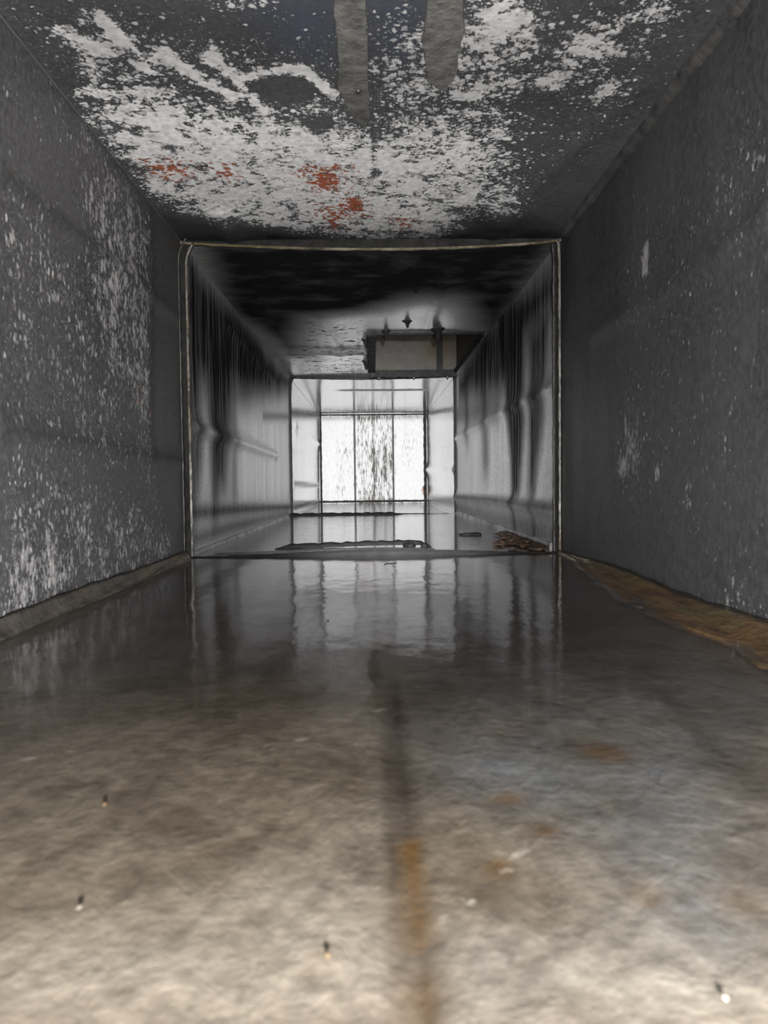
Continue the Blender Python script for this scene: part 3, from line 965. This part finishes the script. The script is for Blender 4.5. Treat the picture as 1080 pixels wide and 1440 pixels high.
# pale wet sheet between the sill lip and the peeled strip
xs = np.linspace(XL + .03, .085, 40)
V, F = [], []
for i, x in enumerate(xs):
    za = float(hump(np.array(x), np.array(J1 + .006))) + .0018
    zb = float(hump(np.array(x), np.array(J1 + .085))) + .0036
    t = i / 39
    l_ = .030 + .055 * math.sin(math.pi * min(1, t * .62 + .05)) + .002 * math.sin(i * 1.9)
    V += [(x, J1 + .0035, za - .0012), (x, J1 + .0035, za), (x, J1 + .0035 + l_, zb), (x, J1 + .0035 + l_, zb - .0012)]
for i in range(39):
    for q in range(4):
        F.append((4 * i + q, 4 * i + (q + 1) % 4, 4 * i + 4 + (q + 1) % 4, 4 * i + 4 + q))
F += [(0, 1, 2, 3), (4 * 39 + 3, 4 * 39 + 2, 4 * 39 + 1, 4 * 39)]
tag(link_mesh('overlap_sheet', V, F, M['sill'], None, False), 'pale bluish wet metal overlap just behind the nearer sill', 'metal sheet')

# small dirt
for i, (px, py, sz, lab) in enumerate([(598, 768, .007, 'black grease clump at the right end of the nearer peeled sealant'),
                                       (575, 764, .008, 'black grease clump on top of the nearer peeled sealant'),
                                       (661, 755, .010, 'dark grease clump in the standing water near the right wall')]):
    x, y = hit('F', px, py)
    y = min(y, J2 - .1) if i == 2 else YA - .012 * (i == 0)
    if i < 2: x = at_depth(px, 700, y).x
    lump('grease_clump', (x, y, .005), (sz * (2 if i == 2 else 1.1), sz, sz * (.35 if i == 2 else .8)), M['tar'], 20 + i, lab, 'grease', 'grease clumps on the wet floor')
rs = random.Random(8)
mud = tag(bpy.data.objects.new('mud_heap', None), 'rusty mud heap in the right corner behind the nearer joint', 'mud')
COL.objects.link(mud)
mud.location = (.2, J1 + .1, .003)
for i in range(34):
    t = i / 33
    y = J1 + .02 + t * .34
    x = XR - .012 - .075 * rs.random() * (1 - t) ** .8
    o = lump('clod', (x - .2, y - J1 - .1, .003), (rs.uniform(.004, .012), rs.uniform(.008, .022), rs.uniform(.0014, .0032)), M['rust_mud'], 50 + i)
    o.parent = mud
# grit on the near floor
for i, (px, py, r, mt, lab) in enumerate([(1020, 1413, .0011, 'stone', 'tiny glossy white grit grain in the bottom right corner'),
                                          (112, 1284, .0013, 'sand', 'small pale grit grain on the left of the near floor'),
                                          (461, 1352, .0013, 'brown_grit', 'small brown grit flake left of the floor seam'),
                                          (460, 877, .0030, 'tar', 'black speck of grit in the dark wet middle floor'),
                                          (147, 1137, .0016, 'brown_grit', 'dark brown grit grain left of the faint pale scratch'),
                                          (981, 775 + 36, .0022, 'stone', 'pale grit grain on the brown sludge')][:5]):
    x, y = hit('F', px, py)
    lump('grit_grain', (x, y, .0014), (r * .5, r * .55, r * .4), M[mt], 80 + i, lab, 'grit', 'grit grains on the floor')
# hair-like strand on the water
p0, p1 = F3(540, 797, .0019), F3(558, 794, .0019)
pts = [Vector(p0).lerp(Vector(p1), i / 12) + Vector((0, .006 * math.sin(i * .5), 0)) for i in range(13)]
tag(sweep('strand', pts, [(0, .004, 0)] * 13, [(0, 0, .0007)] * 13, M['tar']), 'thin dark strand floating just before the nearer sill', 'strand')

# black grease drips hanging from the ceiling round the branch opening
for i, (px, py, ln, r, lab) in enumerate([
        (543, 466, .020, .006, 'black grease drip above the left part of the branch opening'),
        (616, 463, .026, .009, 'largest black grease drip, above the seam bar of the branch opening'),
        (573, 452, .014, .006, 'lone black grease drip on the bare ceiling ahead of the opening'),
        (514, 478, .018, .006, 'black grease drip beside the left edge of the branch opening, nearer one'),
        (515, 508, .022, .008, 'black grease drip beside the left edge of the branch opening, farther one'),
        (585, 406, .008, .005, 'small grease drip on the sooty ceiling right of centre')]):
    x, y = hit('C', px, py)
    y = min(y, RY0 - .012) if px > 520 else y
    if px > 520: x = at_depth(px, py, y).x
    o = cone('grease_drip', 9, [(.0, r * 1.5, 1.2), (-ln * .25, r * .9, 1), (-ln * .6, r * .6, 1), (-ln * .9, r * .35, 1), (-ln, r * .1, 1)],
             M['tar'], None, (x, y, ZC + .0005), 90 + i)
    tag(o, lab, 'grease', 'grease drips under the ceiling')

# grey sealant smears on the near ceiling
def smear(name, outline, label, seed, th=.0016):
    pts = [hit('C', *p) for p in outline]
    cx, cy = sum(p[0] for p in pts) / len(pts), sum(p[1] for p in pts) / len(pts)
    P = []
    rs = random.Random(seed)
    for a, b in zip(pts, pts[1:] + pts[:1]):
        for i in range(7):
            t = i / 7
            P.append((a[0] + (b[0] - a[0]) * t + rs.uniform(-.0012, .0012), a[1] + (b[1] - a[1]) * t + rs.uniform(-.0012, .0012)))
    n = len(P)
    V = [(x, y, ZC + .001) for x, y in P] + [(cx + (x - cx) * .93, cy + (y - cy) * .96, ZC - th - .0012) for x, y in P]
    F = [(i, (i + 1) % n, n + (i + 1) % n, n + i) for i in range(n)] + [tuple(range(n, 2 * n))]
    return tag(link_mesh(name, V, F, M['patch'], None, False), label, 'sealant')
smear('sealant_smear', [(466, -30), (514, -30), (517, 60), (521, 172), (500, 174), (474, 120), (474, 60)], 'long grey sealant strip down the middle of the near ceiling', 3)
smear('sealant_smear', [(604, -30), (645, -30), (655, 30), (640, 110), (625, 128), (600, 110), (594, 50)], 'irregular grey sealant smear right of the ceiling strip', 5)
o = cone('screw_hole_plug', 10, [(.002, .0026, 1), (-.0036, .0024, 1), (-.0042, .0012, 1)], M['screw'], None, (*hit('C', 504, 124), ZC), 4)
tag(o, 'small dark screw head in the grey ceiling sealant strip', 'screw')
